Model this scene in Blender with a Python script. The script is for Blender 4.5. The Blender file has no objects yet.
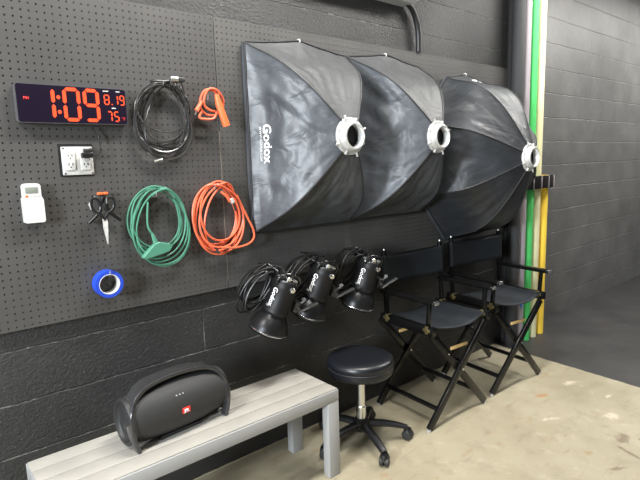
import bpy, bmesh, math, random
from mathutils import Vector, Matrix, noise
random.seed(7)
sc = bpy.context.scene
COL = sc.collection
PI = math.pi
V = Vector

# ------------------------------------------------------------------ camera
CX, CY, CZ = -1.17968554, -2.09158346, 1.466506618
YAW, PITCH, ROLL, FPX = 0.697596295, -0.150000709, -0.0304248482, 511.188
fw = V((math.sin(YAW)*math.cos(PITCH), math.cos(YAW)*math.cos(PITCH), math.sin(PITCH)))
r0 = V((math.cos(YAW), -math.sin(YAW), 0)); u0 = r0.cross(fw)
rt = r0*math.cos(ROLL)+u0*math.sin(ROLL); up = -r0*math.sin(ROLL)+u0*math.cos(ROLL)
cd = bpy.data.cameras.new('camera'); cam = bpy.data.objects.new('camera', cd); COL.objects.link(cam)
cd.sensor_fit = 'HORIZONTAL'; cd.sensor_width = 36; cd.lens = 36*FPX/640; cd.clip_start = .05; cd.clip_end = 60
m = Matrix((rt, up, -fw)).transposed().to_4x4(); m.translation = V((CX, CY, CZ)); cam.matrix_world = m
sc.camera = cam

# ------------------------------------------------------------------ materials
def mat(name, color, rough=.5, metal=0., spec=.5, bump=None, mottle=None, emit=None, estr=1., sheen=0, coat=0):
    """bump=(scale, strength, dist)  mottle=(scale, color2, lo, hi)"""
    m = bpy.data.materials.new(name); m.use_nodes = True
    nt = m.node_tree; n = nt.nodes; L = nt.links; b = n['Principled BSDF']
    c = tuple(color)+(1,)
    b.inputs['Base Color'].default_value = c; b.inputs['Roughness'].default_value = rough
    b.inputs['Metallic'].default_value = metal; b.inputs['Specular IOR Level'].default_value = spec
    if coat: b.inputs['Coat Weight'].default_value = coat; b.inputs['Coat Roughness'].default_value = .25
    if sheen: b.inputs['Sheen Weight'].default_value = sheen
    tc = n.new('ShaderNodeTexCoord')
    if mottle:
        t = n.new('ShaderNodeTexNoise'); t.inputs['Scale'].default_value = mottle[0]; t.inputs['Detail'].default_value = 6
        L.new(tc.outputs['Object'], t.inputs['Vector'])
        r = n.new('ShaderNodeValToRGB'); r.color_ramp.elements[0].position = mottle[2]; r.color_ramp.elements[1].position = mottle[3]
        r.color_ramp.elements[0].color = c; r.color_ramp.elements[1].color = tuple(mottle[1])+(1,)
        L.new(t.outputs['Fac'], r.inputs['Fac']); L.new(r.outputs['Color'], b.inputs['Base Color'])
    if bump:
        t = n.new('ShaderNodeTexNoise'); t.inputs['Scale'].default_value = bump[0]; t.inputs['Detail'].default_value = 5
        L.new(tc.outputs['Object'], t.inputs['Vector'])
        bp = n.new('ShaderNodeBump'); bp.inputs['Strength'].default_value = bump[1]; bp.inputs['Distance'].default_value = bump[2]
        L.new(t.outputs['Fac'], bp.inputs['Height']); L.new(bp.outputs['Normal'], b.inputs['Normal'])
    if emit:
        b.inputs['Emission Color'].default_value = tuple(emit)+(1,); b.inputs['Emission Strength'].default_value = estr
    return m

def block_wall(name, col, mort, fine, zoff, xoff=0., rough=.55, strength=.6, joint=(.18,.17,.15), bw=.4064, chip=(.50,.62), scr=(.64,.80,.5), glint_fleck=.9):
    """painted concrete block: stretcher bond, brushed-paint relief, chipped pale specks on the joints"""
    m = bpy.data.materials.new(name); m.use_nodes = True
    nt = m.node_tree; n = nt.nodes; L = nt.links; b = n['Principled BSDF']
    b.inputs['Roughness'].default_value = rough
    tc = n.new('ShaderNodeTexCoord'); sp = n.new('ShaderNodeSeparateXYZ'); L.new(tc.outputs['Object'], sp.inputs[0])
    cb = n.new('ShaderNodeCombineXYZ')
    ax = n.new('ShaderNodeMath'); ax.operation = 'ADD'; ax.inputs[1].default_value = xoff+40.64; L.new(sp.outputs['X'], ax.inputs[0])
    az = n.new('ShaderNodeMath'); az.operation = 'ADD'; az.inputs[1].default_value = zoff; L.new(sp.outputs['Z'], az.inputs[0])
    # hand-laid joints are not perfectly straight
    w = n.new('ShaderNodeTexNoise'); w.inputs['Scale'].default_value = 9; L.new(tc.outputs['Object'], w.inputs['Vector'])
    wm = n.new('ShaderNodeMath'); wm.operation = 'MULTIPLY_ADD'; wm.inputs[1].default_value = .012; L.new(w.outputs['Fac'], wm.inputs[0]); L.new(az.outputs[0], wm.inputs[2])
    L.new(ax.outputs[0], cb.inputs[0]); L.new(wm.outputs[0], cb.inputs[1])
    br = n.new('ShaderNodeTexBrick'); L.new(cb.outputs[0], br.inputs['Vector'])
    br.inputs['Scale'].default_value = 1; br.inputs['Brick Width'].default_value = bw; br.inputs['Row Height'].default_value = .2032
    br.inputs['Mortar Size'].default_value = .0045; br.inputs['Mortar Smooth'].default_value = .6
    br.offset = .5; br.inputs['Bias'].default_value = 0
    br.inputs['Color1'].default_value = (1,1,1,1); br.inputs['Color2'].default_value = (.8,.8,.8,1); br.inputs['Mortar'].default_value = (.4,.4,.4,1)
    # colour
    t1 = n.new('ShaderNodeTexNoise'); t1.inputs['Scale'].default_value = 3.2; t1.inputs['Detail'].default_value = 8; t1.inputs['Roughness'].default_value = .65
    L.new(tc.outputs['Object'], t1.inputs['Vector'])
    r1 = n.new('ShaderNodeValToRGB'); r1.color_ramp.elements[0].position = .35; r1.color_ramp.elements[1].position = .75
    r1.color_ramp.elements[0].color = tuple(c*.85 for c in col)+(1,); r1.color_ramp.elements[1].color = tuple(c*1.35 for c in col)+(1,)
    L.new(t1.outputs['Fac'], r1.inputs['Fac'])
    # chips: pale scratches mostly on joints
    t2 = n.new('ShaderNodeTexNoise'); t2.inputs['Scale'].default_value = 14; t2.inputs['Detail'].default_value = 9; t2.inputs['Roughness'].default_value = .75
    L.new(tc.outputs['Object'], t2.inputs['Vector'])
    r2 = n.new('ShaderNodeMapRange'); r2.inputs['From Min'].default_value = chip[0]; r2.inputs['From Max'].default_value = chip[1]
    L.new(t2.outputs['Fac'], r2.inputs['Value'])
    mu = n.new('ShaderNodeMath'); mu.operation = 'MULTIPLY'; L.new(br.outputs['Fac'], mu.inputs[0]); L.new(r2.outputs[0], mu.inputs[1])
    t3 = n.new('ShaderNodeTexNoise'); t3.inputs['Scale'].default_value = 2.6; t3.inputs['Detail'].default_value = 10; t3.inputs['Roughness'].default_value = .8
    mp3 = n.new('ShaderNodeMapping'); mp3.inputs['Scale'].default_value = (2.2, 1, .9); L.new(tc.outputs['Object'], mp3.inputs[0]); L.new(mp3.outputs[0], t3.inputs['Vector'])
    r3 = n.new('ShaderNodeMapRange'); r3.inputs['From Min'].default_value = scr[0]; r3.inputs['From Max'].default_value = scr[1]; r3.inputs['To Max'].default_value = scr[2]
    L.new(t3.outputs['Fac'], r3.inputs['Value'])
    mx = n.new('ShaderNodeMath'); mx.operation = 'MAXIMUM'; L.new(mu.outputs[0], mx.inputs[0]); L.new(r3.outputs[0], mx.inputs[1])
    mc = n.new('ShaderNodeMixRGB'); L.new(mx.outputs[0], mc.inputs[0]); L.new(r1.outputs['Color'], mc.inputs[1]); mc.inputs[2].default_value = joint+(1,)
    t5 = n.new('ShaderNodeTexNoise'); t5.inputs['Scale'].default_value = 120; t5.inputs['Detail'].default_value = 3; L.new(tc.outputs['Object'], t5.inputs['Vector'])
    r5 = n.new('ShaderNodeMapRange'); r5.inputs['From Min'].default_value = .66; r5.inputs['From Max'].default_value = .72; r5.inputs['To Max'].default_value = glint_fleck; L.new(t5.outputs['Fac'], r5.inputs['Value'])  # pale flecks: glints off the rough wall put into the colour
    m5 = n.new('ShaderNodeMixRGB'); L.new(r5.outputs[0], m5.inputs[0]); L.new(mc.outputs[0], m5.inputs[1]); m5.inputs[2].default_value = joint+(1,)
    L.new(m5.outputs[0], b.inputs['Base Color'])
    # relief
    hb = n.new('ShaderNodeBump'); hb.invert = True; hb.inputs['Strength'].default_value = mort; hb.inputs['Distance'].default_value = .012
    L.new(br.outputs['Fac'], hb.inputs['Height'])
    t4 = n.new('ShaderNodeTexNoise'); t4.inputs['Scale'].default_value = fine; t4.inputs['Detail'].default_value = 8; t4.inputs['Roughness'].default_value = .7
    mp4 = n.new('ShaderNodeMapping'); mp4.inputs['Scale'].default_value = (.8, 1, 1.); L.new(tc.outputs['Object'], mp4.inputs[0]); L.new(mp4.outputs[0], t4.inputs['Vector'])
    fb = n.new('ShaderNodeBump'); fb.inputs['Strength'].default_value = strength; fb.inputs['Distance'].default_value = .01
    L.new(t4.outputs['Fac'], fb.inputs['Height']); L.new(hb.outputs['Normal'], fb.inputs['Normal'])
    L.new(fb.outputs['Normal'], b.inputs['Normal'])
    return m

BRN = (.15,.105,.065); PAL = (.56,.48,.38); RST = (.36,.16,.05)
STAINS = [(1.77,-.675,.050,.022,RST,-.5,2.6),(2.07,-.71,.08,.03,PAL,-.3,2.4),(1.80,-1.06,.07,.05,PAL,.2,2.4),(1.52,-.84,.08,.025,PAL,-.6,2.3),(2.05,-.95,.06,.02,PAL,0,2.3),
          (1.60,-1.19,.085,.05,BRN,.3,2.4),(1.47,-1.27,.09,.012,BRN,1.2,2.7),(1.33,-1.13,.035,.02,(.28,.20,.10),0,2.6),(1.30,-1.28,.06,.02,BRN,-.6,2.4),(1.65,-1.27,.03,.03,BRN,0,2.5)]
def floor_mat():
    m = bpy.data.materials.new('painted_concrete_floor'); m.use_nodes = True
    nt = m.node_tree; n = nt.nodes; L = nt.links; b = n['Principled BSDF']
    tc = n.new('ShaderNodeTexCoord'); sp = n.new('ShaderNodeSeparateXYZ'); L.new(tc.outputs['Object'], sp.inputs[0])
    def noise_(scale, detail=6, rough=.6, mapping=None):
        t = n.new('ShaderNodeTexNoise'); t.inputs['Scale'].default_value = scale; t.inputs['Detail'].default_value = detail; t.inputs['Roughness'].default_value = rough
        if mapping:
            mp = n.new('ShaderNodeMapping'); mp.inputs['Scale'].default_value = mapping[0]; mp.inputs['Rotation'].default_value = mapping[1]
            L.new(tc.outputs['Object'], mp.inputs[0]); L.new(mp.outputs[0], t.inputs['Vector'])
        else: L.new(tc.outputs['Object'], t.inputs['Vector'])
        return t.outputs['Fac']
    def ramp(f, lo, hi, tomax=1):
        r = n.new('ShaderNodeMapRange'); r.inputs['From Min'].default_value = lo; r.inputs['From Max'].default_value = hi; r.inputs['To Max'].default_value = tomax
        L.new(f, r.inputs['Value']); return r.outputs[0]
    def mix(f, a, c):
        x = n.new('ShaderNodeMixRGB')
        if isinstance(f, float): x.inputs[0].default_value = f
        else: L.new(f, x.inputs[0])
        for i, q in ((1, a), (2, c)):
            if isinstance(q, tuple): x.inputs[i].default_value = q+(1,)
            else: L.new(q, x.inputs[i])
        return x.outputs[0]
    base = mix(ramp(noise_(1.6, 8), .35, .7), (.27,.235,.155), (.37,.33,.232))
    base = mix(ramp(noise_(9, 8, .7), .52, .72, .5), base, (.19,.158,.105))
    base = mix(ramp(noise_(8.5, 7, .7), .57, .66, .3), base, (.50,.44,.33))       # worn pale patches
    base = mix(ramp(noise_(5.5, 8, .75, ((1,2.0,1),(0,0,.6))), .60, .64, .5), base, (.30,.17,.08))   # rusty scuffs
    base = mix(ramp(noise_(7, 9, .8, ((.5,3.5,1),(0,0,-.7))), .58, .63, .45), base, (.17,.12,.08))  # scratches
    # worn spots with a shape of their own: (x, y, half length, half width, colour, raggedness)
    rag = noise_(24, 6, .75)
    for sx, sy, a, b_, colr, amp, thr in STAINS:
        mp = n.new('ShaderNodeMapping'); mp.vector_type = 'TEXTURE'; mp.inputs['Location'].default_value = (sx, sy, 0); mp.inputs['Scale'].default_value = (a, b_, 1); mp.inputs['Rotation'].default_value = (0, 0, amp)
        L.new(tc.outputs['Object'], mp.inputs[0])
        ln = n.new('ShaderNodeVectorMath'); ln.operation = 'LENGTH'; L.new(mp.outputs[0], ln.inputs[0])
        ad = n.new('ShaderNodeMath'); ad.operation = 'MULTIPLY_ADD'; ad.inputs[1].default_value = 3.2; L.new(rag, ad.inputs[0]); L.new(ln.outputs['Value'], ad.inputs[2])
        inv = n.new('ShaderNodeMapRange'); inv.inputs['From Min'].default_value = thr; inv.inputs['From Max'].default_value = thr-.5; L.new(ad.outputs[0], inv.inputs['Value']); inv.inputs['To Max'].default_value = .8
        base = mix(inv.outputs[0], base, colr)
    dark = mix(ramp(noise_(3, 8, .7), .35, .75), (.022,.021,.021), (.05,.047,.046))
    # the paint edge runs straight away from the wall, slightly ragged
    nz = n.new('ShaderNodeMath'); nz.operation = 'MULTIPLY_ADD'; nz.inputs[1].default_value = .02; L.new(noise_(14, 3), nz.inputs[0]); L.new(sp.outputs['X'], nz.inputs[2])
    ty = n.new('ShaderNodeMath'); ty.operation = 'MULTIPLY_ADD'; ty.inputs[1].default_value = -.05; L.new(sp.outputs['Y'], ty.inputs[0]); L.new(nz.outputs[0], ty.inputs[2])
    dark = mix(ramp(noise_(8, 9, .8), .60, .72, .5), dark, (.13,.12,.12))
    e = ramp(ty.outputs[0], 2.365, 2.372)
    L.new(mix(e, base, dark), b.inputs['Base Color'])
    rr = n.new('ShaderNodeMapRange'); rr.inputs['To Min'].default_value = .55; rr.inputs['To Max'].default_value = .5; L.new(e, rr.inputs['Value']); L.new(rr.outputs[0], b.inputs['Roughness'])
    bp = n.new('ShaderNodeBump'); bp.inputs['Strength'].default_value = .25; bp.inputs['Distance'].default_value = .004
    L.new(noise_(22, 8, .7), bp.inputs['Height']); L.new(bp.outputs['Normal'], b.inputs['Normal'])
    return m

def nylon(name, c1, c2, rough, strength):
    """thin crumpled nylon: sharp crossing creases over soft billows"""
    m = bpy.data.materials.new(name); m.use_nodes = True
    nt = m.node_tree; n = nt.nodes; L = nt.links; b = n['Principled BSDF']
    b.inputs['Roughness'].default_value = rough; b.inputs['Specular IOR Level'].default_value = .5; b.inputs['Sheen Weight'].default_value = .03; b.inputs['Sheen Roughness'].default_value = .4
    tc = n.new('ShaderNodeTexCoord')
    def nz(scale, det, dist, sc=(1,1,1), rot=(0,0,0)):
        mp = n.new('ShaderNodeMapping'); mp.inputs['Scale'].default_value = sc; mp.inputs['Rotation'].default_value = rot; L.new(tc.outputs['Object'], mp.inputs[0])
        t = n.new('ShaderNodeTexNoise'); t.inputs['Scale'].default_value = scale; t.inputs['Detail'].default_value = det; t.inputs['Distortion'].default_value = dist; L.new(mp.outputs[0], t.inputs['Vector']); return t.outputs['Fac']
    def math_(op, a, bb=None):
        q = n.new('ShaderNodeMath'); q.operation = op
        if isinstance(a, float): q.inputs[0].default_value = a
        else: L.new(a, q.inputs[0])
        if bb is not None:
            if isinstance(bb, float): q.inputs[1].default_value = bb
            else: L.new(bb, q.inputs[1])
        return q.outputs[0]
    def ridge(f): return math_('ABSOLUTE', math_('SUBTRACT', f, .5))
    h = math_('ADD', math_('MULTIPLY', ridge(nz(2.6, 2, .8, (1,1,.6), (0,.5,0))), 1.), math_('MULTIPLY', ridge(nz(6, 3, 1.0, (.6,1,1.4), (0,-.4,0))), .55))
    h = math_('ADD', h, math_('MULTIPLY', nz(22, 5, .6), .06))
    bp = n.new('ShaderNodeBump'); bp.inputs['Strength'].default_value = strength; bp.inputs['Distance'].default_value = .05
    L.new(h, bp.inputs['Height']); L.new(bp.outputs['Normal'], b.inputs['Normal'])
    r = n.new('ShaderNodeValToRGB'); r.color_ramp.elements[0].position = .35; r.color_ramp.elements[1].position = .7
    r.color_ramp.elements[0].color = tuple(c1)+(1,); r.color_ramp.elements[1].color = tuple(c2)+(1,)
    L.new(nz(4.5, 6, .8), r.inputs['Fac']); L.new(r.outputs['Color'], b.inputs['Base Color'])
    return m

M = {}
M['wall'] = block_wall('black_painted_block', (.023,.023,.0226), .7, 75, -.008, xoff=.13, rough=.45, strength=.75, joint=(.14,.137,.13), bw=8.128, chip=(.50,.60))
M['wall_far'] = block_wall('grey_painted_block', (.118,.118,.115), .6, 26, .030, xoff=.05, rough=.55, strength=.2, joint=(.24,.235,.22), bw=8.128, chip=(.50,.64), scr=(.60,.78,.4), glint_fleck=.35)
M['floor'] = floor_mat()
M['board'] = mat('painted_pegboard', (.058,.0565,.055), .42, spec=.5, bump=(60,.12,.002), mottle=(2.2,(.076,.0735,.072),.4,.7))
M['rawboard'] = mat('raw_hardboard', (.13,.125,.11), .8)
M['boardr'] = mat('painted_pegboard_browner', (.060,.0585,.056), .50, spec=.45, bump=(70,.2,.002), mottle=(3.1,(.078,.076,.073),.4,.7))
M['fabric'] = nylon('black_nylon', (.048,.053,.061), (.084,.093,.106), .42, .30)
M['fabric_top_dim'] = nylon('black_nylon_dimmed', (.038,.040,.041), (.056,.059,.061), .55, .45)  # same nylon, colour darkened to hold down the lamplight on top panels
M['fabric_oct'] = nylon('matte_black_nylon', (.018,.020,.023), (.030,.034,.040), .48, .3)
M['piping'] = mat('black_binding', (.02,.02,.022), .5)
M['ringmetal'] = mat('brushed_aluminium', (.72,.72,.71), .38, metal=.55)
M['white'] = mat('white_plastic', (.56,.56,.545), .4)
M['offwhite'] = mat('pale_grey_plastic', (.42,.42,.40), .45)
M['print'] = mat('white_print', (.78,.78,.78), .5)
M['printgrey'] = mat('grey_print', (.30,.30,.31), .5)
M['black'] = mat('black_plastic', (.007,.007,.008), .38)
M['blackmatte'] = mat('matte_black', (.008,.008,.009), .8)
M['blackgloss'] = mat('gloss_black_paint', (.012,.012,.013), .22, spec=.6)
M['strobe'] = mat('black_flash_housing', (.004,.004,.0045), .5, spec=.35)
M['reflector'] = mat('black_spun_metal', (.02,.02,.021), .34, metal=.6)
M['chrome'] = mat('chrome', (.75,.75,.75), .18, metal=1)
M['steel'] = mat('steel_wire', (.55,.55,.54), .35, metal=.9)
M['darksteel'] = mat('dark_steel', (.10,.10,.10), .35, metal=.8)
M['canvas'] = mat('blue_black_canvas', (.008,.010,.013), .7, spec=.3, bump=(220,.3,.001), mottle=(6,(.013,.016,.020),.4,.7))
M['chairwood'] = mat('black_lacquered_wood', (.004,.004,.004), .22, spec=.4)
M['brass'] = mat('brass', (.40,.32,.14), .35, metal=.9)
M['rawwood'] = mat('bare_wood', (.62,.42,.16), .6, bump=(50,.2,.002), mottle=(30,(.5,.33,.14),.4,.6))
M['vinyl'] = mat('black_vinyl', (.006,.007,.010), .36, bump=(120,.1,.001))
M['benchtop'] = mat('weathered_composite_slats', (.335,.32,.285), .6, bump=(45,.2,.002), mottle=(7,(.295,.28,.25),.4,.7))
M['benchmetal'] = mat('powder_coated_grey_metal', (.32,.32,.315), .42)
M['mesh'] = mat('speaker_mesh', (.024,.024,.024), .62, bump=(700,.5,.001))
M['rubber'] = mat('black_rubber', (.02,.02,.02), .5)
M['satin'] = mat('satin_black_handle', (.03,.03,.031), .16, spec=.8)
M['badge'] = mat('red_badge', (.65,.03,.02), .4)
M['clockface'] = mat('clock_black_acrylic', (.008,.005,.014), .35, spec=.25)
M['clockframe'] = mat('clock_grey_trim', (.07,.07,.075), .35)
M['led'] = mat('red_led', (.3,.02,.01), .5, emit=(1,.085,.010), estr=1.35)
M['leddim'] = mat('dim_red_led', (.2,.01,.01), .5, emit=(1,.04,.03), estr=.8)
M['lcd'] = mat('lcd_grey', (.20,.22,.19), .25)
M['orangeplastic'] = mat('orange_plastic', (.70,.14,.04), .45)
M['orange'] = mat('orange_vinyl_cord', (.70,.135,.06), .42)
M['green'] = mat('green_vinyl_cord', (.068,.225,.15), .42)
M['cable'] = mat('black_rubber_cable', (.03,.03,.03), .22, spec=1.)
M['cabledark'] = mat('black_power_cable', (.010,.010,.010), .38, spec=.45)
M['bluetape'] = mat('blue_tape', (.012,.055,.48), .5)
M['cardboard'] = mat('white_card_core', (.55,.55,.54), .7)
M['galv'] = mat('galvanised_cover', (.62,.62,.60), .4, metal=.15, mottle=(60,(.50,.50,.49),.4,.6))
def paper(name, c): return mat(name, c, .75)
M['p_dark'] = paper('charcoal_paper', (.036,.037,.039)); M['p_mauve'] = paper('mauve_grey_paper', (.31,.28,.30))
M['p_green'] = paper('chroma_green_paper', (.07,.53,.13)); M['p_cream'] = paper('cream_paper', (.74,.69,.42)); M['p_yellow'] = paper('yellow_paper', (1.0,.68,.07))
M['bluetag'] = mat('blue_sticker', (.08,.25,.7), .5)

# ------------------------------------------------------------------ mesh helpers
class MB:
    def __init__(s): s.v = []; s.f = []
    def add(s, vs, fs, mx=None):
        o = len(s.v)
        s.v += [tuple(mx @ V(p)) if mx is not None else tuple(p) for p in vs]
        s.f += [tuple(i+o for i in f) for f in fs]; return s
    def box(s, lo, hi, bev=0., mx=None, seg=2):
        bm = bmesh.new(); bmesh.ops.create_cube(bm, size=1)
        d = [hi[i]-lo[i] for i in range(3)]; c = [(hi[i]+lo[i])/2 for i in range(3)]
        for v in bm.verts: v.co = V([v.co[i]*d[i]+c[i] for i in range(3)])
        if bev: bmesh.ops.bevel(bm, geom=list(bm.edges), offset=min(bev, min(abs(q) for q in d)*.45), segments=seg, affect='EDGES', profile=.5)
        s.frombm(bm, mx); return s
    def frombm(s, bm, mx=None):
        bm.verts.ensure_lookup_table()
        for i, v in enumerate(bm.verts): v.index = i
        s.add([v.co[:] for v in bm.verts], [[v.index for v in f.verts] for f in bm.faces], mx); bm.free()
    def beam(s, a, b, w, h, upv=(0,0,1), bev=.002):
        """rectangular bar from a to b, w across, h along upv"""
        a = V(a); b = V(b); d = (b-a); L = d.length; z = d.normalized()
        x = V(upv).cross(z)
        if x.length < 1e-4: x = V((1,0,0)).cross(z)
        x.normalize(); y = z.cross(x)
        mx = Matrix((x, y, z)).transposed().to_4x4(); mx.translation = a
        return s.box((-w/2,-h/2,0), (w/2,h/2,L), bev, mx)
    def tube(s, pts, r, n=8, closed=False, caps=True, flat=1.):
        pts = [V(p) for p in pts]; N = len(pts); rs = r if isinstance(r, (list, tuple)) else [r]*N
        ring = []; nrm = None; vs = []
        for i in range(N):
            a = pts[i-1] if (i > 0 or closed) else pts[i]; b = pts[(i+1) % N] if (i < N-1 or closed) else pts[i]
            t = (b-a); t = t.normalized() if t.length > 1e-9 else V((0,0,1))
            if nrm is None:
                nrm = t.orthogonal().normalized()
            else:
                nrm = nrm-t*nrm.dot(t)
                nrm = nrm.normalized() if nrm.length > 1e-6 else t.orthogonal().normalized()
            bn = t.cross(nrm)
            for k in range(n):
                an = 2*PI*k/n
                vs.append(pts[i]+nrm*math.cos(an)*rs[i]+bn*math.sin(an)*rs[i]*flat)
        fs = []
        for i in range(N if closed else N-1):
            j = (i+1) % N
            for k in range(n):
                fs.append((i*n+k, i*n+(k+1) % n, j*n+(k+1) % n, j*n+k))
        if caps and not closed:
            fs.append(tuple(range(n))[::-1]); fs.append(tuple((N-1)*n+k for k in range(n)))
        return s.add(vs, fs)
    def lathe(s, prof, n=32, mx=None, close=False, sx=1., sy=1.):
        """profile [(r,z)] turned about z"""
        vs = []; fs = []; P = len(prof)
        for r, z in prof:
            for k in range(n): vs.append((r*math.cos(2*PI*k/n)*sx, r*math.sin(2*PI*k/n)*sy, z))
        for i in range(P if close else P-1):
            j = (i+1) % P
            for k in range(n): fs.append((i*n+k, i*n+(k+1) % n, j*n+(k+1) % n, j*n+k))
        if not close:
            if prof[0][0] > 1e-5: fs.append(tuple(range(n))[::-1])
            if prof[-1][0] > 1e-5: fs.append(tuple((P-1)*n+k for k in range(n)))
        return s.add(vs, fs, mx)
    def prism(s, poly, y0, y1, axis='y', mx=None):
        """polygon extruded along an axis; poly in the two other axes"""
        n = len(poly)
        def pt(a, b, c): return {'y': (a, c, b), 'x': (c, a, b), 'z': (a, b, c)}[axis]
        vs = [pt(a, b, y0) for a, b in poly]+[pt(a, b, y1) for a, b in poly]
        fs = [tuple(range(n)), tuple(range(2*n-1, n-1, -1))]+[(i, (i+1) % n, n+(i+1) % n, n+i) for i in range(n)]
        return s.add(vs, fs, mx)
    def build(s, name, material, parent=None, smooth=35, loc=None):
        me = bpy.data.meshes.new(name); me.from_pydata(s.v, [], s.f); me.validate()
        bm = bmesh.new(); bm.from_mesh(me)
        bmesh.ops.remove_doubles(bm, verts=bm.verts, dist=1e-6)
        bmesh.ops.recalc_face_normals(bm, faces=bm.faces); bm.to_mesh(me); bm.free()
        if smooth:
            for p in me.polygons: p.use_smooth = True
            me.set_sharp_from_angle(angle=math.radians(smooth))
        me.materials.append(material)
        o = bpy.data.objects.new(name, me); COL.objects.link(o)
        if parent: o.parent = parent
        if loc: o.location = loc
        return o

def tag(o, label=None, cat=None, group=None, kind=None):
    if label: o['label'] = label
    if cat: o['category'] = cat
    if group: o['group'] = group
    if kind: o['kind'] = kind
    return o
def thing(name, label, cat, loc=(0,0,0), rot=(0,0,0), group=None):
    o = bpy.data.objects.new(name, None); COL.objects.link(o); o.empty_display_size = .05
    o.location = loc; o.rotation_euler = rot
    return tag(o, label, cat, group)
def kids(o): return [c for c in bpy.data.objects if c.parent == o]
def copy_tree(o, parent=None):
    c = o.copy(); COL.objects.link(c); c.parent = parent
    for ch in kids(o): copy_tree(ch, c)
    return c
def smoothpath(pts, n=8, closed=False):
    pts = [V(p) for p in pts]; out = []; N = len(pts)
    for i in range(N if closed else N-1):
        p0 = pts[i-1] if (i > 0 or closed) else pts[0]; p1 = pts[i]; p2 = pts[(i+1) % N]; p3 = pts[(i+2) % N] if (i+2 < N or closed) else pts[-1]
        for k in range(n):
            t = k/n
            out.append(.5*((2*p1)+(-p0+p2)*t+(2*p0-5*p1+4*p2-p3)*t*t+(-p0+3*p1-3*p2+p3)*t**3))
    if not closed: out.append(pts[-1])
    return out
def text_mesh(body, size=1., bold=0.0, align='CENTER'):
    cu = bpy.data.curves.new('t', 'FONT'); cu.body = body; cu.size = size; cu.align_x = align; cu.align_y = 'CENTER'; cu.offset = bold; cu.resolution_u = 3
    o = bpy.data.objects.new('t', cu); COL.objects.link(o)
    dg = bpy.context.evaluated_depsgraph_get(); dg.update()
    me = bpy.data.meshes.new_from_object(o.evaluated_get(dg))
    bpy.data.objects.remove(o); bpy.data.curves.remove(cu); return me
def lettering(name, body, size, fn, material, parent, bold=0., thick=.0012):
    """text laid on a surface: fn(u,v,off) -> point"""
    me = text_mesh(body, size, bold); bm = bmesh.new(); bm.from_mesh(me)
    bmesh.ops.triangulate(bm, faces=bm.faces[:])
    bmesh.ops.remove_doubles(bm, verts=bm.verts, dist=1e-6)
    ret = bmesh.ops.extrude_face_region(bm, geom=bm.faces[:])
    topv = {g for g in ret['geom'] if isinstance(g, bmesh.types.BMVert)}
    for v in bm.verts: v.co = V(fn(v.co.x, v.co.y, thick if v in topv else 0.))
    bmesh.ops.recalc_face_normals(bm, faces=bm.faces); bm.to_mesh(me); bm.free()
    me.materials.clear(); me.materials.append(material); me.name = name
    o = bpy.data.objects.new(name, me); COL.objects.link(o); o.parent = parent; return o

# ------------------------------------------------------------------ the setting
WY = .025           # block wall face behind the pegboard
def quadobj(name, vs, material, **k):
    o = MB().add(vs, [tuple(range(len(vs)))]).build(name, material, smooth=0); tag(o, kind='structure'); return o
MB().box((-5, -6, -.1), (9, .4, 0)).build('floor', M['floor'], smooth=0)['kind'] = 'structure'
MB().box((-5, WY, 0), (2.49, .3, 3.6)).build('wall_left', M['wall'], smooth=0)['kind'] = 'structure'
MB().box((2.49, .07, 0), (9, .3, 3.6)).build('wall_right', M['wall_far'], smooth=0)['kind'] = 'structure'

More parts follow.
